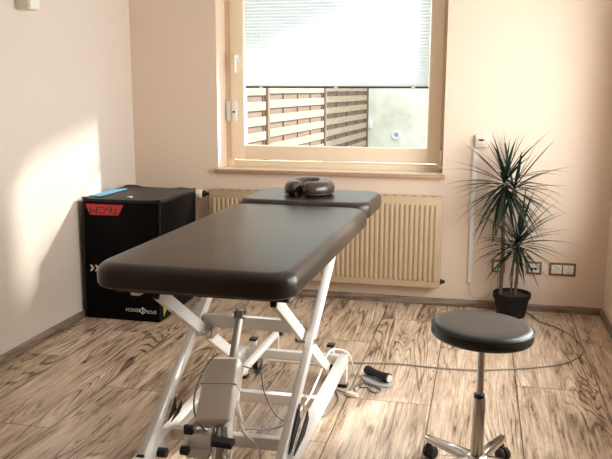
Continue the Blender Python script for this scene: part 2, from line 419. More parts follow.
# ------------------------------------------------------------------ radiator
rad = thing('panel_radiator', (-1.02, -.07, .135), 'long cream ribbed panel radiator under the window', 'radiator')
RX0, RX1, RZa, RZb, RY = -1.815, -.228, .136, .738, -.098
bm = nb(); box(bm, RX0, RX1, RY, -.045, RZa, RZb-.006, .006)
n = 48; pitch = (RX1-RX0-.04)/n
for i in range(n):
    x = RX0+.02+pitch*(i+.5)
    box(bm, x-pitch*.36, x+pitch*.36, RY-.0065, RY+.004, RZa+.045, RZb-.050, .006, 3)
finish('panel', bm, M['radiator'], rad)
bm = nb(); box(bm, RX0+.002, RX1-.002, RY+.001, -.025, RZb-.008, RZb+.002, .002)
for i in range(24):
    x = RX0+.09+.0625*i
    box(bm, x-.010, x+.010, RY+.010, RY+.024, RZb-.002, RZb+.0045, .002, 2, 1)
finish('top_grille', bm, [M['radiator'], M['black']], rad)
for x in (RX0+.001, RX1-.009):
    bm = nb(); box(bm, x, x+.008, RY+.004, -.025, RZa+.004, RZb, .002); finish('side_cover', bm, M['radiator'], rad)
for x in (-1.5, -.55):
    bm = nb(); box(bm, x-.02, x+.02, -.046, -.003, RZa+.08, RZb-.08, .003); finish('wall_bracket', bm, M['radiator'], rad)
bm = nb(); lathe(bm, [(0, 0), (.022, 0), (.028, .006), (.031, .03), (.029, .05), (.020, .058), (0, .058)], (-1.868, -.07, .706), 20, (-1, 0, .0))
vl = finish('thermostat_valve', bm, M['ivory'], rad)
bm = nb(); lathe(bm, [(0, 0), (.024, 0), (.024, .012), (.012, .014), (.012, .05), (0, .05)], (-1.866, -.07, .706), 20, (1, 0, 0)); finish('valve_ring', bm, M['black'], vl)
bm = nb(); tube(bm, smooth_path([(-1.90, -.045, .68), (-1.93, -.03, .60), (-1.935, -.028, .3), (-1.935, -.028, .0)]), .009, 10); finish('supply_pipe', bm, M['radiator'], rad)
bm = nb(); lathe(bm, [(0, 0), (.018, 0), (.018, .014), (.011, .016), (.011, .032), (0, .032)], (RX1, -.075, .178), 16, (1, 0, 0)); o = finish('blanking_plug', bm, M['black'], rad); o['label'] = 'black plug at the lower right corner'

# ------------------------------------------------------------------ jump box
BX0, BX1, BY0, BY1, BZ = -2.384, -1.882, -.818, -.245, .748
jb = thing('jump_box', ((BX0+BX1)/2, (BY0+BY1)/2, 0), 'black padded jump box in the left corner beside the radiator', 'box')
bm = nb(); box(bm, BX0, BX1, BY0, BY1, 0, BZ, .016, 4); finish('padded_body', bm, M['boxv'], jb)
bm = nb()
nx, ny = 14, 14; g = []
for j in range(ny+1):
    row = []
    for i in range(nx+1):
        u, v = i/nx, j/ny
        zz = BZ + .012 + .010*((2*u-1)**4*(2*v-1)**4) + .0035*math.sin(5*u+3*v)*math.sin(4.2*v)
        if v > .93: zz += .012*math.exp(-((u-.12)/.10)**2) + .010*math.exp(-((u-.80)/.10)**2)
        row.append(bm.verts.new((BX0-.004+(BX1-BX0+.010)*u, BY0-.006+(BY1-BY0+.010)*v, zz)))
    g.append(row)
for j in range(ny):
    for i in range(nx): bm.faces.new((g[j][i], g[j][i+1], g[j+1][i+1], g[j+1][i]))
ret = bmesh.ops.extrude_face_region(bm, geom=bm.faces[:])
for v in [e for e in ret['geom'] if isinstance(e, bmesh.types.BMVert)]: v.co.z -= .018
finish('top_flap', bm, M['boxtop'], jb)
pipe = .006
bm = nb(); tube(bm, [(BX1+.001, BY0-.001, .02), (BX1+.001, BY0-.001, BZ)], pipe, 8); tube(bm, [(BX0+.002, BY0-.001, .02), (BX0+.002, BY0-.001, BZ)], pipe, 8)
tube(bm, [(BX1+.001, BY1, .02), (BX1+.001, BY1, BZ)], pipe, 8); tube(bm, [(BX0, BY0-.002, BZ+.003), (BX1+.001, BY0-.002, BZ+.003)], pipe, 8); tube(bm, [(BX1+.002, BY0, BZ+.004), (BX1+.002, BY1, BZ+.006)], pipe*1.2, 8)
finish('edge_piping', bm, M['boxtop'], jb)
yf = BY0-.0015
bm = nb(); prism(bm, [(-2.369, yf, .727), (-2.116, yf, .727), (-2.150, yf, .662), (-2.338, yf, .660)], (0, -.0018, 0)); rd = finish('height_label', bm, M['red'], jb, smooth=False); rd['label'] = 'red height label'
text_mesh('76CM', .062, 'height_lettering', M['print_black'], (-1, 0, 0), (0, 0, -1), (-2.246, yf-.0022, .694), rd, .0006, 1.28)
text_mesh('SPOR', .031, 'brand_lettering', M['print_white'], (-1, 0, 0), (0, 0, -1), (-1.938, yf-.0008, .068), jb, .0006, .92)
text_mesh('REND24', .031, 'brand_lettering', M['print_white'], (-1, 0, 0), (0, 0, -1), (-2.062, yf-.0008, .073), jb, .0006, .86)
bm = nb(); cx, cz = -1.996, .071
for s in (1, -1): prism(bm, [(cx-.028, yf, cz), (cx, yf, cz+s*.024), (cx+.028, yf, cz), (cx+.018, yf, cz), (cx, yf, cz+s*.017), (cx-.018, yf, cz)], (0, -.0012, 0))
box(bm, cx-.004, cx+.004, yf-.0012, yf, cz-.014, cz+.014); finish('brand_emblem', bm, M['print_white'], jb, smooth=False)
for k in range(4):
    x = -2.348 + .034*k; zc = .325
    bm = nb(); prism(bm, [(x, yf, zc+.020), (x+.014, yf, zc+.020), (x+.030, yf, zc), (x+.014, yf, zc-.020), (x, yf, zc-.020), (x+.014, yf, zc)], (0, -.0012, 0)); finish('chevron_print', bm, M['print_white'], jb, smooth=False)
bm = nb(); prism(bm, [(-2.078, yf, .196), (-2.038, yf, .196), (-2.074, yf, .166)], (0, -.0012, 0)); finish('arrow_print', bm, M['print_white'], jb, smooth=False)
bm = nb(); prism(bm, [(BX1+.0005, -.775, .118), (BX1+.0005, -.735, .095), (BX1+.0005, -.728, .055), (BX1+.0005, -.765, .022)], (.0015, 0, 0)); o = finish('corner_print', bm, M['lime'], jb, smooth=False); o['label'] = 'lime green corner print'
bm = nb(); box(bm, -2.372, -2.292, -.775, -.40, BZ+.020, BZ+.0225); o = finish('blue_label', bm, M['blue'], jb); o['label'] = 'light blue label on top'
bm = nb(); box(bm, -2.128, -2.104, -.745, -.715, BZ+.014, BZ+.0205); finish('fabric_tag', bm, M['print_white'], jb)

for o in [jb] + list(jb.children_recursive):
    if o.type == 'MESH':
        for v in o.data.vertices: v.co.x += .022*v.co.z/.75        # the soft box leans a little off the wall

# ------------------------------------------------------------------ treatment table
tb = thing('treatment_table', (-.86, -1.95, 0), 'dark brown padded treatment table on a white scissor lift frame', 'table')
WM = M['whitemetal']
def turn(bm): bmesh.ops.transform(bm, matrix=Matrix.Translation((-.858, -1.95, 0)) @ Matrix.Rotation(math.radians(-1.2), 4, 'Z') @ Matrix.Translation((.858, 1.95, 0)), verts=bm.verts[:])
bm = nb(); pad(bm, -1.200, -.518, -2.838, -1.432, .785, .868, .085, .040, .014, .004, .0012); turn(bm); finish('main_cushion', bm, M['vinyl'], tb, angle=75)
bm = nb(); pad(bm, -1.198, -.526, -1.424, -.925, .800, .882, .085, .030, .014, .003, .0008); turn(bm)
finish('head_cushion', bm, M['vinyl'], tb, angle=75)
bm = nb(); box(bm, -1.15, -.565, -2.78, -1.44, .766, .787, .003); box(bm, -1.15, -.565, -1.41, -.98, .780, .802, .003); finish('base_board', bm, M['black'], tb)
bm = nb()
for x in (-1.105, -.612): bar(bm, (x, -2.63, .746), (x, -1.05, .746), .030, .040)
for y in (-2.45, -1.62, -1.08): bar(bm, (-1.105, y, .746), (-.612, y, .746), .030, .036)
finish('top_frame', bm, WM, tb)
for x in (-1.0, -.72):
    bm = nb(); bar(bm, (x, -1.38, .772), (x, -1.0, .778), .03, .018); finish('head_hinge', bm, WM, tb)
def capped(name, x, a, b, w, h, capa=False, capb=False):
    A, B = Vector((x, *a)), Vector((x, *b)); bm = nb(); bar(bm, A, B, w, h); o = finish(name, bm, WM, tb); d = (B-A).normalized()
    for on, P, s in ((capa, A, -1), (capb, B, 1)):
        if on:
            bm = nb(); bar(bm, P+d*s*-.002, P+d*s*.012, w*1.02, h*1.02); finish('end_cap', bm, M['black'], o)
    return o
for x in (-1.110, -.622): capped('scissor_leg', x, (-2.71, .145), (-1.70, .748), .028, .050, True)
for x in (-1.086, -.660): capped('scissor_leg', x, (-2.590, .716), (-1.665, .130), .022, .050, True)
for x in (-1.105, -.612):
    bm = nb(); box(bm, x-.016, x+.016, -2.645, -2.63, .726, .766, .002); finish('end_cap', bm, M['black'], tb)
for x in (-1.135, -1.02):
    pass
bm = nb(); box(bm, -1.150, -1.122, -2.66, -2.61, .720, .762, .002); finish('frame_bracket', bm, WM, tb)
bm = nb(); bar(bm, (-1.095, -2.125, .477), (-.672, -2.125, .477), .03, .052); finish('cross_tube', bm, WM, tb)
bm = nb(); bar(bm, (-1.09, -2.765, .118), (-.632, -2.765, .118), .03, .036); finish('cross_tube', bm, WM, tb)
for x in (-1.081, -.641):
    bm = nb(); tube(bm, [(x-.04, -2.205, .446), (x+.04, -2.205, .446)], .012, 12); finish('pivot_bolt', bm, M['steel'], tb)
bm = nb(); box(bm, -1.074, -1.046, -2.16, -2.10, .405, .455, .004); finish('stop_bracket', bm, M['steel'], tb)
# base
for x in (-1.112, -.606): capped('base_rail', x, (-2.80, .135), (-1.525, .135), .044, .050, True)
for (x, y) in ((-1.112, -1.548), (-.606, -1.548), (-1.112, -2.77), (-.606, -2.77)):
    bm = nb(); box(bm, x-.02, x+.02, y-.02, y+.02, .014, .115, .003); f = finish('foot', bm, WM, tb)
    bm = nb(); box(bm, x-.023, x+.023, y-.023, y+.023, 0, .018, .004); finish('foot_pad', bm, M['rubber'], f)
for y in (-1.552, -2.075, -2.475):
    bm = nb(); bar(bm, (-1.092, y, .137), (-.626, y, .137), .034, .046); finish('base_crossbar', bm, WM, tb)
bm = nb(); tube(bm, [(-1.02, -1.42, .052), (-.66, -1.42, .052)], .008, 10); finish('castor_axle', bm, WM, tb)
# lifting linkage
bm = nb(); bar(bm, (-1.005, -2.53, .186), (-.985, -1.37, .186), .026, .030); lkb = finish('linkage_bar', bm, WM, tb)
bm = nb(); box(bm, -1.022, -.988, -2.548, -2.53, .168, .204, .003); finish('end_cap', bm, M['black'], lkb)
bm = nb(); tube(bm, [(-1.0, -1.375, .186), (-.955, -1.375, .186)], .014, 12); finish('end_cap', bm, M['black'], lkb)
bm = nb(); bar(bm, (-.975, -1.385, .19), (-.975, -1.40, .095), .012, .014, up=(0, 1, 0)); finish('link_rod', bm, WM, tb)
bm = nb(); bar(bm, (-1.008, -2.525, .18), (-1.012, -2.575, .125), .014, .012, up=(0, 1, 0)); r1 = finish('link_rod', bm, WM, tb)
bm = nb(); tube(bm, [(-1.018, -2.582, .125), (-.990, -2.582, .125)], .017, 14); finish('rod_knob', bm, M['black'], r1)
bm = nb(); tube(bm, [(-1.096, -2.62, .128), (-1.058, -2.62, .128)], .018, 14); finish('leg_roller', bm, M['black'], tb)
bm = nb(); tube(bm, [(-.625, -2.665, .118), (-.590, -2.665, .118)], .018, 14); finish('leg_roller', bm, M['black'], tb)
for x in (-1.065, -.672):
    bm = nb(); box(bm, x-.016, x+.016, -1.538, -1.502, .10, .19, .004); st = finish('castor_stem', bm, WM, tb)
    bm = nb(); box(bm, x-.019, x+.019, -1.542, -1.498, .188, .202, .004); finish('stem_cap', bm, M['black'], st)
    bm = nb(); tube(bm, [(x-.014, -1.455, .045), (x+.014, -1.455, .045)], .043, 20); cw = finish('castor', bm, M['rubber'], tb)
    bm = nb(); box(bm, x-.02, x-.015, -1.51, -1.445, .04, .115, .002); box(bm, x+.015, x+.02, -1.51, -1.445, .04, .115, .002); finish('castor_fork', bm, M['steel'], cw)
# black triangular guards beside the lower legs
for x, gs in ((-1.078, .45), (-.598, 1.)):
    bm = nb()
    prism(bm, [(x-.006, -2.63, .180), (x-.006, -2.47, .300), (x-.006, -2.47, .20)], (.005, 0, 0))
    prism(bm, [(x+.010, -2.62, .172), (x+.010, -2.405, .245), (x+.010, -2.395, .208), (x+.010, -2.46, .175)], (.005, 0, 0))
    if gs < 1:
        for v in bm.verts: v.co = Vector((x + (v.co.x-x)*.6, -2.475 + (v.co.y+2.475)*.5, .262 + (v.co.z-.262)*.55))
    gd = finish('leg_guard', bm, M['rubber'], tb, smooth=False)
    if gs < 1: continue
    bm = nb(); tube(bm, [(x+.004, -2.61, .182), (x+.004, -2.43, .262)], .004, 8); tube(bm, [(x+.004, -2.43+.010*math.cos(a*PI/6), .270+.010*math.sin(a*PI/6)) for a in range(12)], .0025, 6, closed=True)
    finish('guard_rod', bm, M['steel'], gd)
# actuator: foot, motor housing, piston
P0, P1 = Vector((-.885, -2.535, .135)), Vector((-.928, -2.150, .525)); ad = (P1-P0).normalized()
sx = Vector((1, 0, 0)); sx = (sx - ad*sx.dot(ad)).normalized(); nz = sx.cross(ad); nz = -nz if nz.y > 0 else nz   # nz faces the viewer and up
am = Matrix((sx, ad, nz)).transposed().to_4x4()
bm = nb(); box(bm, -.069, .069, -.130, .130, -.045, .045, .016, 4, 0, Matrix.Translation(P0 + ad*.200 - sx*.026 + nz*.014) @ am)
hs = finish('actuator_housing', bm, M['greyplastic'], tb)
bm = nb(); box(bm, -.0698, .0698, -.001, .001, -.0458, .0458, .0, 2, 0, Matrix.Translation(P0 + ad*.217 - sx*.026 + nz*.014) @ am); finish('housing_seam', bm, M['greycord'], hs)
bm = nb(); tube(bm, [P0 + ad*.30, P0 + ad*.345], .026, 18); tube(bm, [P0 + ad*.345, P1], .0165, 18); ps = finish('actuator_piston', bm, M['piston'], tb)
bm = nb(); box(bm, -.020, -.014, -.03, .03, -.02, .02, .003, 2, 0, Matrix.Translation(P1) @ am); box(bm, .014, .020, -.03, .03, -.02, .02, .003, 2, 0, Matrix.Translation(P1) @ am); tube(bm, [P1-sx*.026, P1+sx*.026], .009, 12); finish('clevis', bm, M['steel'], ps)
bm = nb(); tube(bm, [P0, P0 + ad*.13], .024, 18); tube(bm, [(-.890, -2.53, .05), (-.888, -2.53, .17)], .026, 18); finish('actuator_foot', bm, M['steel'], tb)
bm = nb(); box(bm, -.862, -.846, -2.56, -2.50, .11, .225, .003); box(bm, -.925, -.915, -2.56, -2.50, .11, .20, .003); finish('actuator_bracket', bm, WM, tb)
bm = nb(); box(bm, -.025, .025, -.038, .038, -.011, .011, .005, 3, 0, Matrix.Translation((-.850, -2.60, .182)) @ Matrix.Rotation(.05, 4, 'Y') @ Matrix.Rotation(PI/2, 4, 'Z')); finish('foot_pedal', bm, M['rubber'], tb)
bm = nb(); bar(bm, (-.885, -2.60, .165), (-.885, -2.62, .07), .012, .012, up=(0, 1, 0)); finish('link_rod', bm, WM, tb)
bm = nb(); box(bm, -1.020, -.925, -2.55, -2.495, .122, .172, .006, 3); box(bm, -1.018, -.927, -2.55, -2.495, .078, .120, .006, 3); finish('control_box', bm, WM, tb)
# wiring that belongs to the table
def wire(name, pts, r, m, parent, k=6):
    bm = nb(); tube(bm, smooth_path(pts, k), r, 8); return finish(name, bm, m, parent, angle=80)
wire('motor_cable', [(-.838, -2.45, .235), (-.822, -2.48, .200), (-.800, -2.5, .172), (-.774, -2.5, .150), (-.747, -2.5, .122), (-.736, -2.52, .078)], .0052, M['whitecord'], tb)
wire('mains_cable', [(-.86, -2.52, .03), (-.864, -2.46, .091), (-.836, -2.45, .150), (-.797, -2.45, .172), (-.746, -2.45, .172), (-.688, -2.45, .190), (-.655, -2.40, .20), (-.64, -2.2, .185), (-.655, -1.9, .172), (-.66, -1.65, .20), (-.625, -1.56, .19), (-.58, -1.52, .15), (-.566, -1.46, .04), (-.575, -1.38, .006)], .0048, M['whitecord'], tb)
wire('switch_cable', [(-.862, -2.32, .365), (-.825, -2.3, .346), (-.797, -2.3, .335), (-.789, -2.3, .276), (-.769, -2.3, .218), (-.737, -2.3, .167), (-.70, -2.3, .145), (-.665, -2.25, .14), (-.66, -2.0, .165)], .0026, M['greycord'], tb)
wire('sensor_cable', [(-.935, -2.40, .440), (-.968, -2.44, .400), (-.990, -2.5, .321), (-.996, -2.5, .241), (-.975, -2.5, .190), (-.942, -2.5, .165), (-.915, -2.51, .185)], .0032, M['greycord'], tb)
bm = nb(); bar(bm, (-.862, -2.42, .262), (-.822, -2.475, .200), .020, .018, .004); finish('plug', bm, M['greyplastic'], tb)

# horseshoe face cushion on the head end
fc = thing('face_cushion', (-.873, -1.15, .884), 'brown horseshoe face cushion lying on the head of the table', 'cushion')
bm = nb(); cx, cy, cz = -.860, -1.180, .921; gap = math.radians(-106); R1 = .082; nseg = 44; half = math.radians(11); rings = []
for i in range(nseg+1):
    t = i/nseg; a = gap + half + (2*PI-2*half)*t
    endk = min(1., min(t, 1-t)/.05); sc = math.sqrt(max(0., 1-(1-endk)**2))*.55+.45 if endk < 1 else 1.
    rad_ = R1*(1.04 if math.sin(a) > 0 else 1.)
    rr = []
    for k in range(14):
        b = 2*PI*k/14; rx, rz = .046*sc, .040*sc*(1.10 if math.sin(a) > .2 else 1.)
        q = rad_ + rx*math.cos(b)
        zz = rz*math.sin(b); zz = max(zz, -.0345)
        rr.append(bm.verts.new((cx + q*math.cos(a)*1.0, cy + q*math.sin(a)*1.18, cz + zz)))
    rings.append(rr)
for A, B in zip(rings, rings[1:]):
    for k in range(14): bm.faces.new((A[k], A[(k+1) % 14], B[(k+1) % 14], B[k]))
bm.faces.new(rings[0]); bm.faces.new(rings[-1][::-1])
cush = finish('padding', bm, M['pillowv'], fc, angle=80)
bm = nb(); tube(bm, [(cx + (R1+.0445)*math.cos(gap+half+(2*PI-2*half)*t/60), cy + (R1+.0445)*1.18*math.sin(gap+half+(2*PI-2*half)*t/60), cz-.022 + .0012*math.sin(t*3.)) for t in range(2, 59)], .0030, 6); finish('seam_piping', bm, M['vinyl'], fc, angle=80)
bm = nb(); box(bm, cx-.048, cx-.030, cy-.140, cy-.125, cz-.036, cz-.012, .004); finish('fastener_tab', bm, M['black'], fc)

# ------------------------------------------------------------------ stool
SX, SY = .032, -2.350
st = thing('rolling_stool', (SX, SY, 0), 'round black padded stool on a chrome star base with castors', 'stool')
zt = .614
tilt = Matrix.Translation((SX, SY, zt)) @ Matrix.Rotation(math.radians(2.5), 4, 'Y') @ Matrix.Translation((-SX, -SY, -zt))
bm = nb(); lathe(bm, [(0, -.052), (.150, -.052), (.170, -.050), (.1765, -.044), (.178, -.036), (.1775, -.022), (.174, -.010), (.166, -.003), (.152, .0), (.11, .0015), (.05, .0015), (0, .0015)], (SX, SY, zt), 64); bmesh.ops.transform(bm, matrix=tilt, verts=bm.verts[:]); seat = finish('seat', bm, M['seatv'], st, angle=60)
bm = nb(); tube(bm, [(SX+.1768*math.cos(a*PI/32), SY+.1768*math.sin(a*PI/32), zt-.012) for a in range(64)], .0022, 6, closed=True); bmesh.ops.transform(bm, matrix=tilt, verts=bm.verts[:]); finish('seat_piping', bm, M['seatv'], seat, angle=80)
bm = nb(); lathe(bm, [(0, -.072), (.104, -.072), (.122, -.066), (.128, -.050), (0, -.050)], (SX, SY, zt), 40); bmesh.ops.transform(bm, matrix=tilt, verts=bm.verts[:]); finish('seat_plate', bm, M['black'], st)
bm = nb(); tube(bm, [(SX, SY, .33), (SX, SY, .545)], .0125, 24); finish('gas_lift', bm, M['steel'], st)
bm = nb(); lathe(bm, [(0, .08), (.0215, .08), (.0225, .09), (.0225, .333), (.0215, .338), (.0, .338)], (SX, SY, 0), 28); cl = finish('column', bm, M['steel'], st)
bm = nb(); lathe(bm, [(.0, .335), (.0195, .335), (.0195, .350), (.013, .353), (0, .353)], (SX, SY, 0), 24); finish('column_collar', bm, M['black'], cl)
bm = nb(); lathe(bm, [(0, .072), (.040, .072), (.046, .080), (.046, .104), (.038, .114), (.026, .118), (0, .118)], (SX, SY, 0), 32); finish('hub', bm, M['chrome'], st)
for k in range(5):
    a = math.radians(67 + 72*k); d = Vector((math.cos(a), math.sin(a), 0)); s = Vector((-d.y, d.x, 0))
    bm = nb(); rings = []
    for t, w, z0, z1 in ((.03, .025, .076, .112), (.06, .021, .078, .112), (.14, .017, .078, .106), (.21, .0145, .075, .099), (.252, .0145, .072, .095), (.260, .010, .075, .091)):
        P = Vector((SX, SY, 0)) + d*t
        prof = [(-w, z0), (w, z0), (w, z1-.008), (w*.62, z1), (-w*.62, z1), (-w, z1-.008)]
        rings.append([bm.verts.new(P + s*q + Vector((0, 0, z))) for q, z in prof])
    for A, B in zip(rings, rings[1:]):
        for i in range(6): bm.faces.new((A[i], A[(i+1) % 6], B[(i+1) % 6], B[i]))
    bm.faces.new(rings[0]); bm.faces.new(rings[-1][::-1]); finish('base_leg', bm, M['chrome'], st, angle=45)
    Q = Vector((SX, SY, 0)) + d*.240; th = a + 1.0 + k*.7; f = Vector((math.cos(th), math.sin(th), 0)); g_ = Vector((-f.y, f.x, 0))
    bm = nb(); lathe(bm, [(0, .04), (.012, .04), (.014, .060), (.009, .066), (.007, .080), (0, .080)], Q, 14)
    box(bm, -.017, .017, -.010, .010, .034, .056, .006, 2, 0, Matrix.Translation(Q) @ Matrix((f, g_, Vector((0, 0, 1)))).transposed().to_4x4())
    cs = finish('castor', bm, M['black'], st)
    for sgn in (-1, 1):
        Wc = Q - f*.012 + Vector((0, 0, .0255)); bm = nb()
        lathe(bm, [(0, .004), (.023, .004), (.0255, .008), (.0255, .017), (.021, .023), (.006, .025), (0, .025)], Wc, 22, g_*sgn); finish('castor_wheel', bm, M['rubber'], cs)

# ------------------------------------------------------------------ plant
PX, PY = .229, -.150
pl = thing('potted_dracaena', (PX, PY, 0), 'tall spiky green plant in a black pot beneath the wall thermostat', 'plant')
bm = nb(); lathe(bm, [(0, 0), (.082, 0), (.086, .004), (.108, .118), (.113, .120), (.118, .128), (.118, .154), (.112, .156), (.108, .150), (.104, .128), (0, .128)], (PX, PY, 0), 40); finish('pot', bm, M['pot'], pl)
bm = nb(); lathe(bm, [(.105, .126), (.1055, .136), (.06, .141), (0, .143)], (PX, PY, 0), 30)
for v in bm.verts: v.co.z += random.uniform(-.003, .003)
finish('soil', bm, M['soil'], pl)
def cane(pts, r0, r1):
    p = smooth_path(pts, 8); n = len(p); bm = nb(); tube(bm, p, [r0+(r1-r0)*i/(n-1) + .0012*math.sin(i*1.9) for i in range(n)], 10); finish('cane', bm, M['cane'], pl, angle=80)
ca = Vector((.150, -.155, .835)); cb = Vector((.248, -.160, .470)); cc = Vector((.205, -.165, .80))
cane([(.158, -.15, .13), (.160, -.152, .40), (.152, -.154, .62), ca], .013, .012)
cane([(.152, -.154, .64), (.166, -.158, .70), cc], .010, .010)
cane([(.248, -.15, .13), (.255, -.155, .32), cb], .011, .009)
cane([(.222, -.14, .13), (.226, -.15, .30), (.232, -.16, .42)], .008, .007)
def foliage(c, n, lmin, lmax, wid, droop, seed, emin=-25., emax=82., pw=1.):
    rnd = random.Random(seed); bm = nb(); c = Vector(c)
    for i in range(n):
        az = i*2.399963 + rnd.uniform(-.2, .2); f = (i+.5)/n
        el = math.radians(emin + (emax-emin)*(1-f)**pw + rnd.uniform(-8, 8)); ln = rnd.uniform(lmin, lmax)*(1 if f > .15 else .85)
        d = Vector((math.cos(az)*math.cos(el), math.sin(az)*math.cos(el)*.9, math.sin(el)))
        if d.y > 0: d.y *= .30; d.normalize()
        p = c + Vector((rnd.uniform(-.006, .006), rnd.uniform(-.006, .006), .055*(1-f) - .02)); k = 12; step = ln/k; prev = None
        dr = droop*rnd.uniform(.5, 1.5)*(.35 + .65*math.cos(el)); yaw = rnd.uniform(-.02, .02)
        for j in range(k+1):
            t = j/k
            w = wid*(.55 + 1.6*t if t < .25 else .95*(1-((t-.25)/.75)**1.6))*.5
            w = max(w, .0006)
            s = d.cross(Vector((0, 0, 1)))
            s = s.normalized() if s.length > .05 else Vector((math.sin(az), -math.cos(az), 0))
            up = s.cross(d).normalized()
            q = Vector(p); q.y = min(q.y, -.010)
            row = [bm.verts.new(q - s*w + up*w*.35), bm.verts.new(q), bm.verts.new(q + s*w + up*w*.35)]
            if prev:
                bm.faces.new((prev[0], prev[1], row[1], row[0])); bm.faces.new((prev[1], prev[2], row[2], row[1]))
            prev = row; p = p + d*step
            d = (d + Vector((yaw, 0, -dr*(.3+t*1.2)))).normalized()
            if p.y > -.03 and d.y > 0: d.y *= -.1
    o = finish('foliage', bm, M['leaf'], pl, angle=80); return o
foliage(ca, 50, .32, .44, .0250, .060, 3, -58, 72, 1.15)
foliage(cc, 30, .30, .42, .0230, .060, 11, -50, 66, 1.1)
foliage(cb, 56, .26, .38, .0200, .070, 5, -38, 80, .9)
foliage((.232, -.16, .42), 26, .18, .28, .0170, .08, 9, -30, 65, 1.)

# ------------------------------------------------------------------ wall fittings
th_ = thing('room_thermostat', (0, 0, 1.10), 'small white room thermostat on the wall above the plant', 'thermostat')
bm = nb(); box(bm, -.040, .040, -.028, 0, 1.060, 1.138, .005, 3); finish('housing', bm, M['white'], th_)
bm = nb(); box(bm, -.026, .032, -.033, -.027, 1.074, 1.128, .003); finish('faceplate', bm, M['ivory'], th_)
bm = nb(); box(bm, -.018, .012, -.0345, -.032, 1.100, 1.112, .0005); finish('display', bm, M['black'], th_)
bm = nb(); box(bm, -.052, -.026, -.014, 0, .165, 1.045, .003); o = finish('cable_duct', bm, M['white']); tag(o, 'narrow vertical cable duct running down below the thermostat', 'cable duct')
bm = nb(); tube(bm, smooth_path([(-.038, -.010, .17), (-.036, -.014, .115), (-.015, -.020, .075), (.030, -.022, .064), (.075, -.022, .080), (.100, -.022, .125), (.107, -.02, .235)]), .0016, 8)
tag(finish('bell_wire', bm, M['cord']), 'thin pale wire looping from the cable duct behind the pot', 'wire')
def socket(x0, x1, n, label, kind='outlet'):
    z0, z1 = .246, .330
    o = thing('wall_socket', ((x0+x1)/2, 0, (z0+z1)/2), label, 'socket', None)
    bm = nb(); box(bm, x0, x1, -.009, 0, z0, z1, .002); finish('socket_frame', bm, M['socketframe'], o)
    w = (x1-x0)/n
    for i in range(n):
        a, b = x0+w*i+.0145, x0+w*(i+1)-.0145 if n == 1 else x0+w*(i+1)-.0145
        if n == 2 and i == 1: a, b = x0+w*i+.004, x0+w*(i+1)-.0145
        if n == 2 and i == 0: b = x0+w-.004
        cx, cz = (a+b)/2, (z0+z1)/2
        bm = nb(); box(bm, a, b, -.013, -.006, z0+.0135, z1-.0135, .0015); ins = finish('insert', bm, M['white'], o)
        if kind == 'outlet':
            bm = nb(); lathe(bm, [(.0, .0), (.0175, .0), (.0195, .0022), (.0212, .0022), (.0212, 0)], (cx, -.0128, cz), 24, (0, -1, 0)); finish('rim', bm, M['greyplastic'], ins)
            bm = nb(); lathe(bm, [(0, 0), (.0028, 0), (.0028, .0009), (0, .0009)], (cx-.0095, -.0130, cz), 10, (0, -1, 0)); lathe(bm, [(0, 0), (.0028, 0), (.0028, .0009), (0, .0009)], (cx+.0095, -.0130, cz), 10, (0, -1, 0))
            box(bm, cx-.003, cx+.003, -.0142, -.013, cz+.012, cz+.017); box(bm, cx-.003, cx+.003, -.0142, -.013, cz-.017, cz-.012); finish('contact_holes', bm, M['black'], ins)
        else:
            bm = nb(); box(bm, cx-.018, cx-.002, -.0145, -.0125, cz-.012, cz+.004, .001); box(bm, cx+.002, cx+.018, -.0145, -.0125, cz-.012, cz+.004, .001); finish('data_ports', bm, M['black'], ins)
socket(.458, .622, 2, 'double white socket in a brown frame right of the plant')
socket(.318, .412, 1, 'single data outlet in a brown frame between plant and double socket', 'data')
socket(.098, .184, 1, 'single socket in a brown frame half hidden behind the plant cane')
wb = thing('wall_box', (XL+.04, -1.27, 1.83), 'small beige box mounted high on the left wall', 'wall box')
bm = nb(); box(bm, XL, XL+.082, -1.336, -1.235, 1.826, 1.99, .005); finish('housing', bm, M['ivory'], wb)
bm = nb(); box(bm, XL+.082, XL+.088, -1.330, -1.241, 1.834, 1.985, .003); finish('cover', bm, M['white'], wb)

# ------------------------------------------------------------------ things on the floor
fp = thing('foot_switch', (-.455, -1.45, 0), 'grey oval foot switch with a black roller bar on the floor', 'foot switch')
bm = nb(); lathe(bm, [(0, 0), (.088, 0), (.092, .004), (.090, .010), (.080, .013), (0, .014)], (0, 0, 0), 36)
bmesh.ops.transform(bm, matrix=Matrix.Translation((-.452, -1.455, 0)) @ Matrix.Rotation(math.radians(-38), 4, 'Z') @ Matrix.Diagonal((1., .60, 1, 1)), verts=bm.verts[:]); finish('base_plate', bm, M['footgrey'], fp)
A, B = Vector((-.515, -1.392, .036)), Vector((-.390, -1.487, .036)); d = (B-A).normalized()
bm = nb(); tube(bm, [A, A+d*.012, A+d*.05, (A+B)/2, B-d*.05, B-d*.012, B], [.020, .024, .019, .017, .019, .024, .024], 18); rb = finish('roller_bar', bm, M['rubber'], fp)
bm = nb(); tube(bm, [B-d*.002, B+d*.006], .018, 18); finish('end_disc', bm, M['white'], rb)
bm = nb(); tube(bm, smooth_path([(-.53, -1.46, .006), (-.520, -1.55, .004), (-.485, -1.545, .004), (-.465, -1.585, .004), (-.435, -1.60, .004), (-.420, -1.56, .004), (-.455, -1.525, .004), (-.515, -1.50, .004), (-.548, -1.56, .004), (-.535, -1.61, .004), (-.575, -1.635, .004)]), .0030, 8)
finish('lead', bm, M['greycord'], fp, angle=80)
pg = thing('cable_plug', (-.56, -1.65, 0), 'flat grey cable plug lying beside the table foot', 'plug')
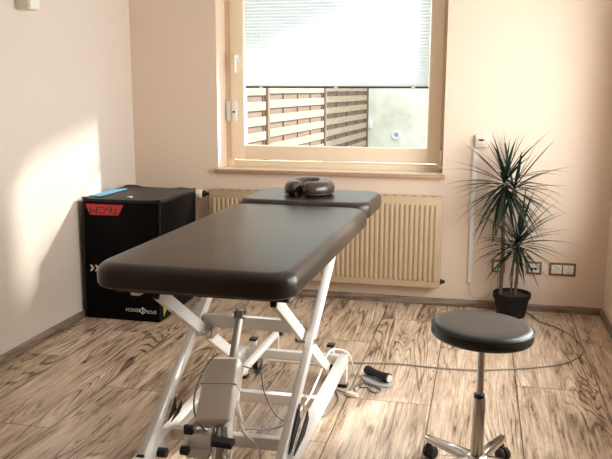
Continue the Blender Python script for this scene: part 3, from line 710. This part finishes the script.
bm = nb(); lathe(bm, [(0, 0), (.030, 0), (.033, .006), (.026, .016), (0, .018)], (0, 0, 0), 24); bmesh.ops.transform(bm, matrix=Matrix.Translation((-.545, -1.655, 0)) @ Matrix.Rotation(math.radians(-20), 4, 'Z') @ Matrix.Diagonal((1.1, .62, 1, 1)), verts=bm.verts[:]); finish('plug_body', bm, M['greyplastic'], pg)
bm = nb(); tube(bm, smooth_path([(-.565, -1.645, .008), (-.60, -1.628, .006), (-.632, -1.612, .005), (-.60, -1.70, .004), (-.598, -1.80, .004), (-.615, -1.90, .004), (-.66, -1.95, .004)]), .0030, 8); finish('plug_lead', bm, M['greycord'], pg, angle=80)
bm = nb(); tube(bm, smooth_path([(-.700, -1.275, .006), (-.623, -1.238, .006), (-.50, -1.215, .006), (-.366, -1.197, .006), (-.18, -1.205, .006), (-.007, -1.197, .006), (.15, -1.155, .006), (.295, -1.096, .006), (.410, -1.035, .006), (.500, -.955, .006), (.570, -.84, .006), (.598, -.74, .006), (.590, -.60, .006), (.555, -.47, .006), (.480, -.335, .006), (.400, -.25, .006), (.362, -.13, .006), (.300, -.040, .006), (.200, -.034, .008), (.142, -.030, .03), (.141, -.026, .15), (.141, -.020, .27)], 8), .0042, 8)
tag(finish('extension_cord', bm, M['cord'], angle=80), 'long grey-brown cord curving across the floor behind the stool', 'cord')

# ------------------------------------------------------------------ outside the window
bm = nb(); box(bm, -9, 7, .31, 14, -.1, .20); tag(structure(finish('ground', bm, M['gravel'], smooth=False)), 'grey gravel ground outside the window', 'ground')
bm = nb(); box(bm, -6., 1.8, 11.17, 11.6, .2, 5.0); hw = finish('house_wall', bm, M['render'], smooth=False); structure(hw, 'stained cream house wall with round vent outside the window', 'house wall')
vt = thing('round_vent', (-1.777, 11.16, .47), 'round white vent low on the house wall outside', 'vent')
bm = nb(); lathe(bm, [(.045, 0), (.045, .03), (.058, .045), (.088, .045), (.092, 0)], (-1.777, 11.168, .472), 28, (0, -1, 0)); finish('rim', bm, M['white'], vt)
bm = nb(); lathe(bm, [(0, 0), (.056, 0), (.056, .02), (0, .02)], (-1.777, 11.168, .472), 24, (0, -1, 0)); finish('mesh_cover', bm, M['gravel'], vt)
bm = nb(); box(bm, -2.41, -2.29, 11.09, 11.17, .60, .78, .01); tag(finish('junction_box', bm, M['white']), 'small white junction box beside the end fence post', 'junction box')
# woven board fence, three panels receding to the house
def fxy(D): return (-.3386*9.5 + .05*D, D - 4.978)
posts = [6.55, 9.5, 12.45, 16.02]
PL = ['fence post at the left edge of the window view', 'fence post left of centre in the garden', 'middle fence post in the garden view', 'end fence post in front of the house wall']
for D, lb in zip(posts, PL):
    x, y = fxy(D); bm = nb(); box(bm, x-.045, x+.055, y-.05, y+.05, .2, 2.0, .006); tag(finish('fence_post', bm, M['fencepost']), lb, 'fence post', 'garden fence posts')
FL = ['woven wooden fence panel nearest the window on the left', 'woven wooden fence panel between the first and middle posts', 'woven wooden fence panel next to the house wall']
for i in range(3):
    a, b = Vector((*fxy(posts[i]), 0)), Vector((*fxy(posts[i+1]), 0)); d = (b-a); ln = d.length; d.normalize(); s = Vector((d.y, -d.x, 0)); s = s if s.x > 0 else -s
    mx = Matrix.Translation(a) @ Matrix((d, s, Vector((0, 0, 1)))).transposed().to_4x4() if False else Matrix.Translation(a) @ Matrix((s, d, Vector((0, 0, 1)))).transposed().to_4x4()
    f = thing('garden_fence', ((a+b)/2).to_tuple(), FL[i], 'fence', 'garden fence panels')
    fr, bk, bt = nb(), nb(), nb(); z = .215; off = i*.02
    while z < 1.9:
        box(fr, .016, .034, .06, ln-.06, z+off, z+.108+off, .004, 1, 0, mx)
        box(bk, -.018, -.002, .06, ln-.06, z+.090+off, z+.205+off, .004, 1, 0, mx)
        z += .188
    nb_ = 4
    for k in range(nb_+1):
        y = .08 + (ln-.16)*k/nb_; box(bt, -.001, .014, y-.024, y+.024, .20, 1.95, .002, 1, 0, mx)
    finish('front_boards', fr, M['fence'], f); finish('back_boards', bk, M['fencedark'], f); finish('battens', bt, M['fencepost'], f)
# added slabs out of view that block and shape the sunlight
bm = nb(); prism(bm, [(-2.4, .30, 2.50), (.215, .30, 2.50), (-.37, 1.50, 2.50), (-2.4, 1.50, 2.50)], (0, 0, .06)); structure(finish('added_canopy', bm, M['exterior'], smooth=False), 'added unseen canopy trimming the sun at the window', 'canopy')  # invented canopy, its slanted edge cuts the top of the sun patch
bm = nb(); box(bm, 4.2, 4.6, -7., 1.9, .0, 4.6); structure(finish('added_side_blocker', bm, M['exterior'], smooth=False), 'added unseen wall keeping direct sun off the right window', 'house wall')  # added to stop direct sun entering the side window
bm = nb(); box(bm, 1.06, 2.4, 1.75, 2.05, .2, 2.66); structure(finish('added_low_sun_blocker', bm, M['exterior'], smooth=False), 'added unseen wall blocking low sun through the window', 'added sun blocker')  # added to keep the lowest sun rays off the left wall
bm = nb(); box(bm, 1.11, 4.2, -7, .3, -.1, .0); structure(finish('side_path', bm, M['gravel'], smooth=False), 'gravel path beside the house', 'path')

# ------------------------------------------------------------------ light
sd = Vector((-1., -.83, -.61)).normalized()
sl = bpy.data.lights.new('sun', 'SUN'); sl.energy = 9.5; sl.angle = math.radians(3.2); sl.color = (1., .95, .88)
so = bpy.data.objects.new('sun', sl); C.objects.link(so); so.rotation_euler = sd.to_track_quat('-Z', 'Y').to_euler(); so.location = (6, 6, 5)
def area(name, loc, rot, sx_, sy_, e, col, portal=False):
    l = bpy.data.lights.new(name, 'AREA'); l.shape = 'RECTANGLE'; l.size = sx_; l.size_y = sy_; l.energy = e; l.color = col
    if portal: l.cycles.is_portal = True
    o = bpy.data.objects.new(name, l); C.objects.link(o); o.location = loc; o.rotation_euler = rot; return o
area('daylight_side_window', (XR+.32, (RY0+RY1)/2, (RZ0+RZ1)/2), (0, PI/2, 0), 1.35, 1.95, 92., (1., .965, .95))
area('sky_portal', (-1.01, .30, 1.55), (-PI/2, 0, 0), 1.5, 1.4, 1., (1, 1, 1), True)
W = bpy.data.worlds.new('sky'); S.world = W; W.use_nodes = True
bg = W.node_tree.nodes['Background']; bg.inputs[0].default_value = (.86, .94, 1., 1); bg.inputs[1].default_value = 3.3

# ------------------------------------------------------------------ camera
cam = bpy.data.cameras.new('camera'); cam.sensor_width = 36.; cam.lens = 756.05/612*36; cam.clip_start = .05
co = bpy.data.objects.new('camera', cam); C.objects.link(co); S.camera = co
r_ = Vector((.9742077868708114, .2256333645013566, .0029618953515830587)); dn = Vector((.04399421365126346, -.17704522322464538, -.9832189435810994)); fw = Vector((-.22132260879874602, .9579898572925103, -.18240541702261237))
co.matrix_world = Matrix.Translation((0, -4.97777, 1.42)) @ Matrix((r_, -dn, -fw)).transposed().to_4x4()

S.view_settings.view_transform = 'Standard'; S.view_settings.look = 'None'; S.view_settings.exposure = -.10; S.view_settings.gamma = 1.
S.view_settings.use_curve_mapping = False
S.cycles.use_denoising = True
S.cycles.max_bounces = 10; S.cycles.diffuse_bounces = 6; S.cycles.transparent_max_bounces = 12
S.cycles.sample_clamp_indirect = 6.
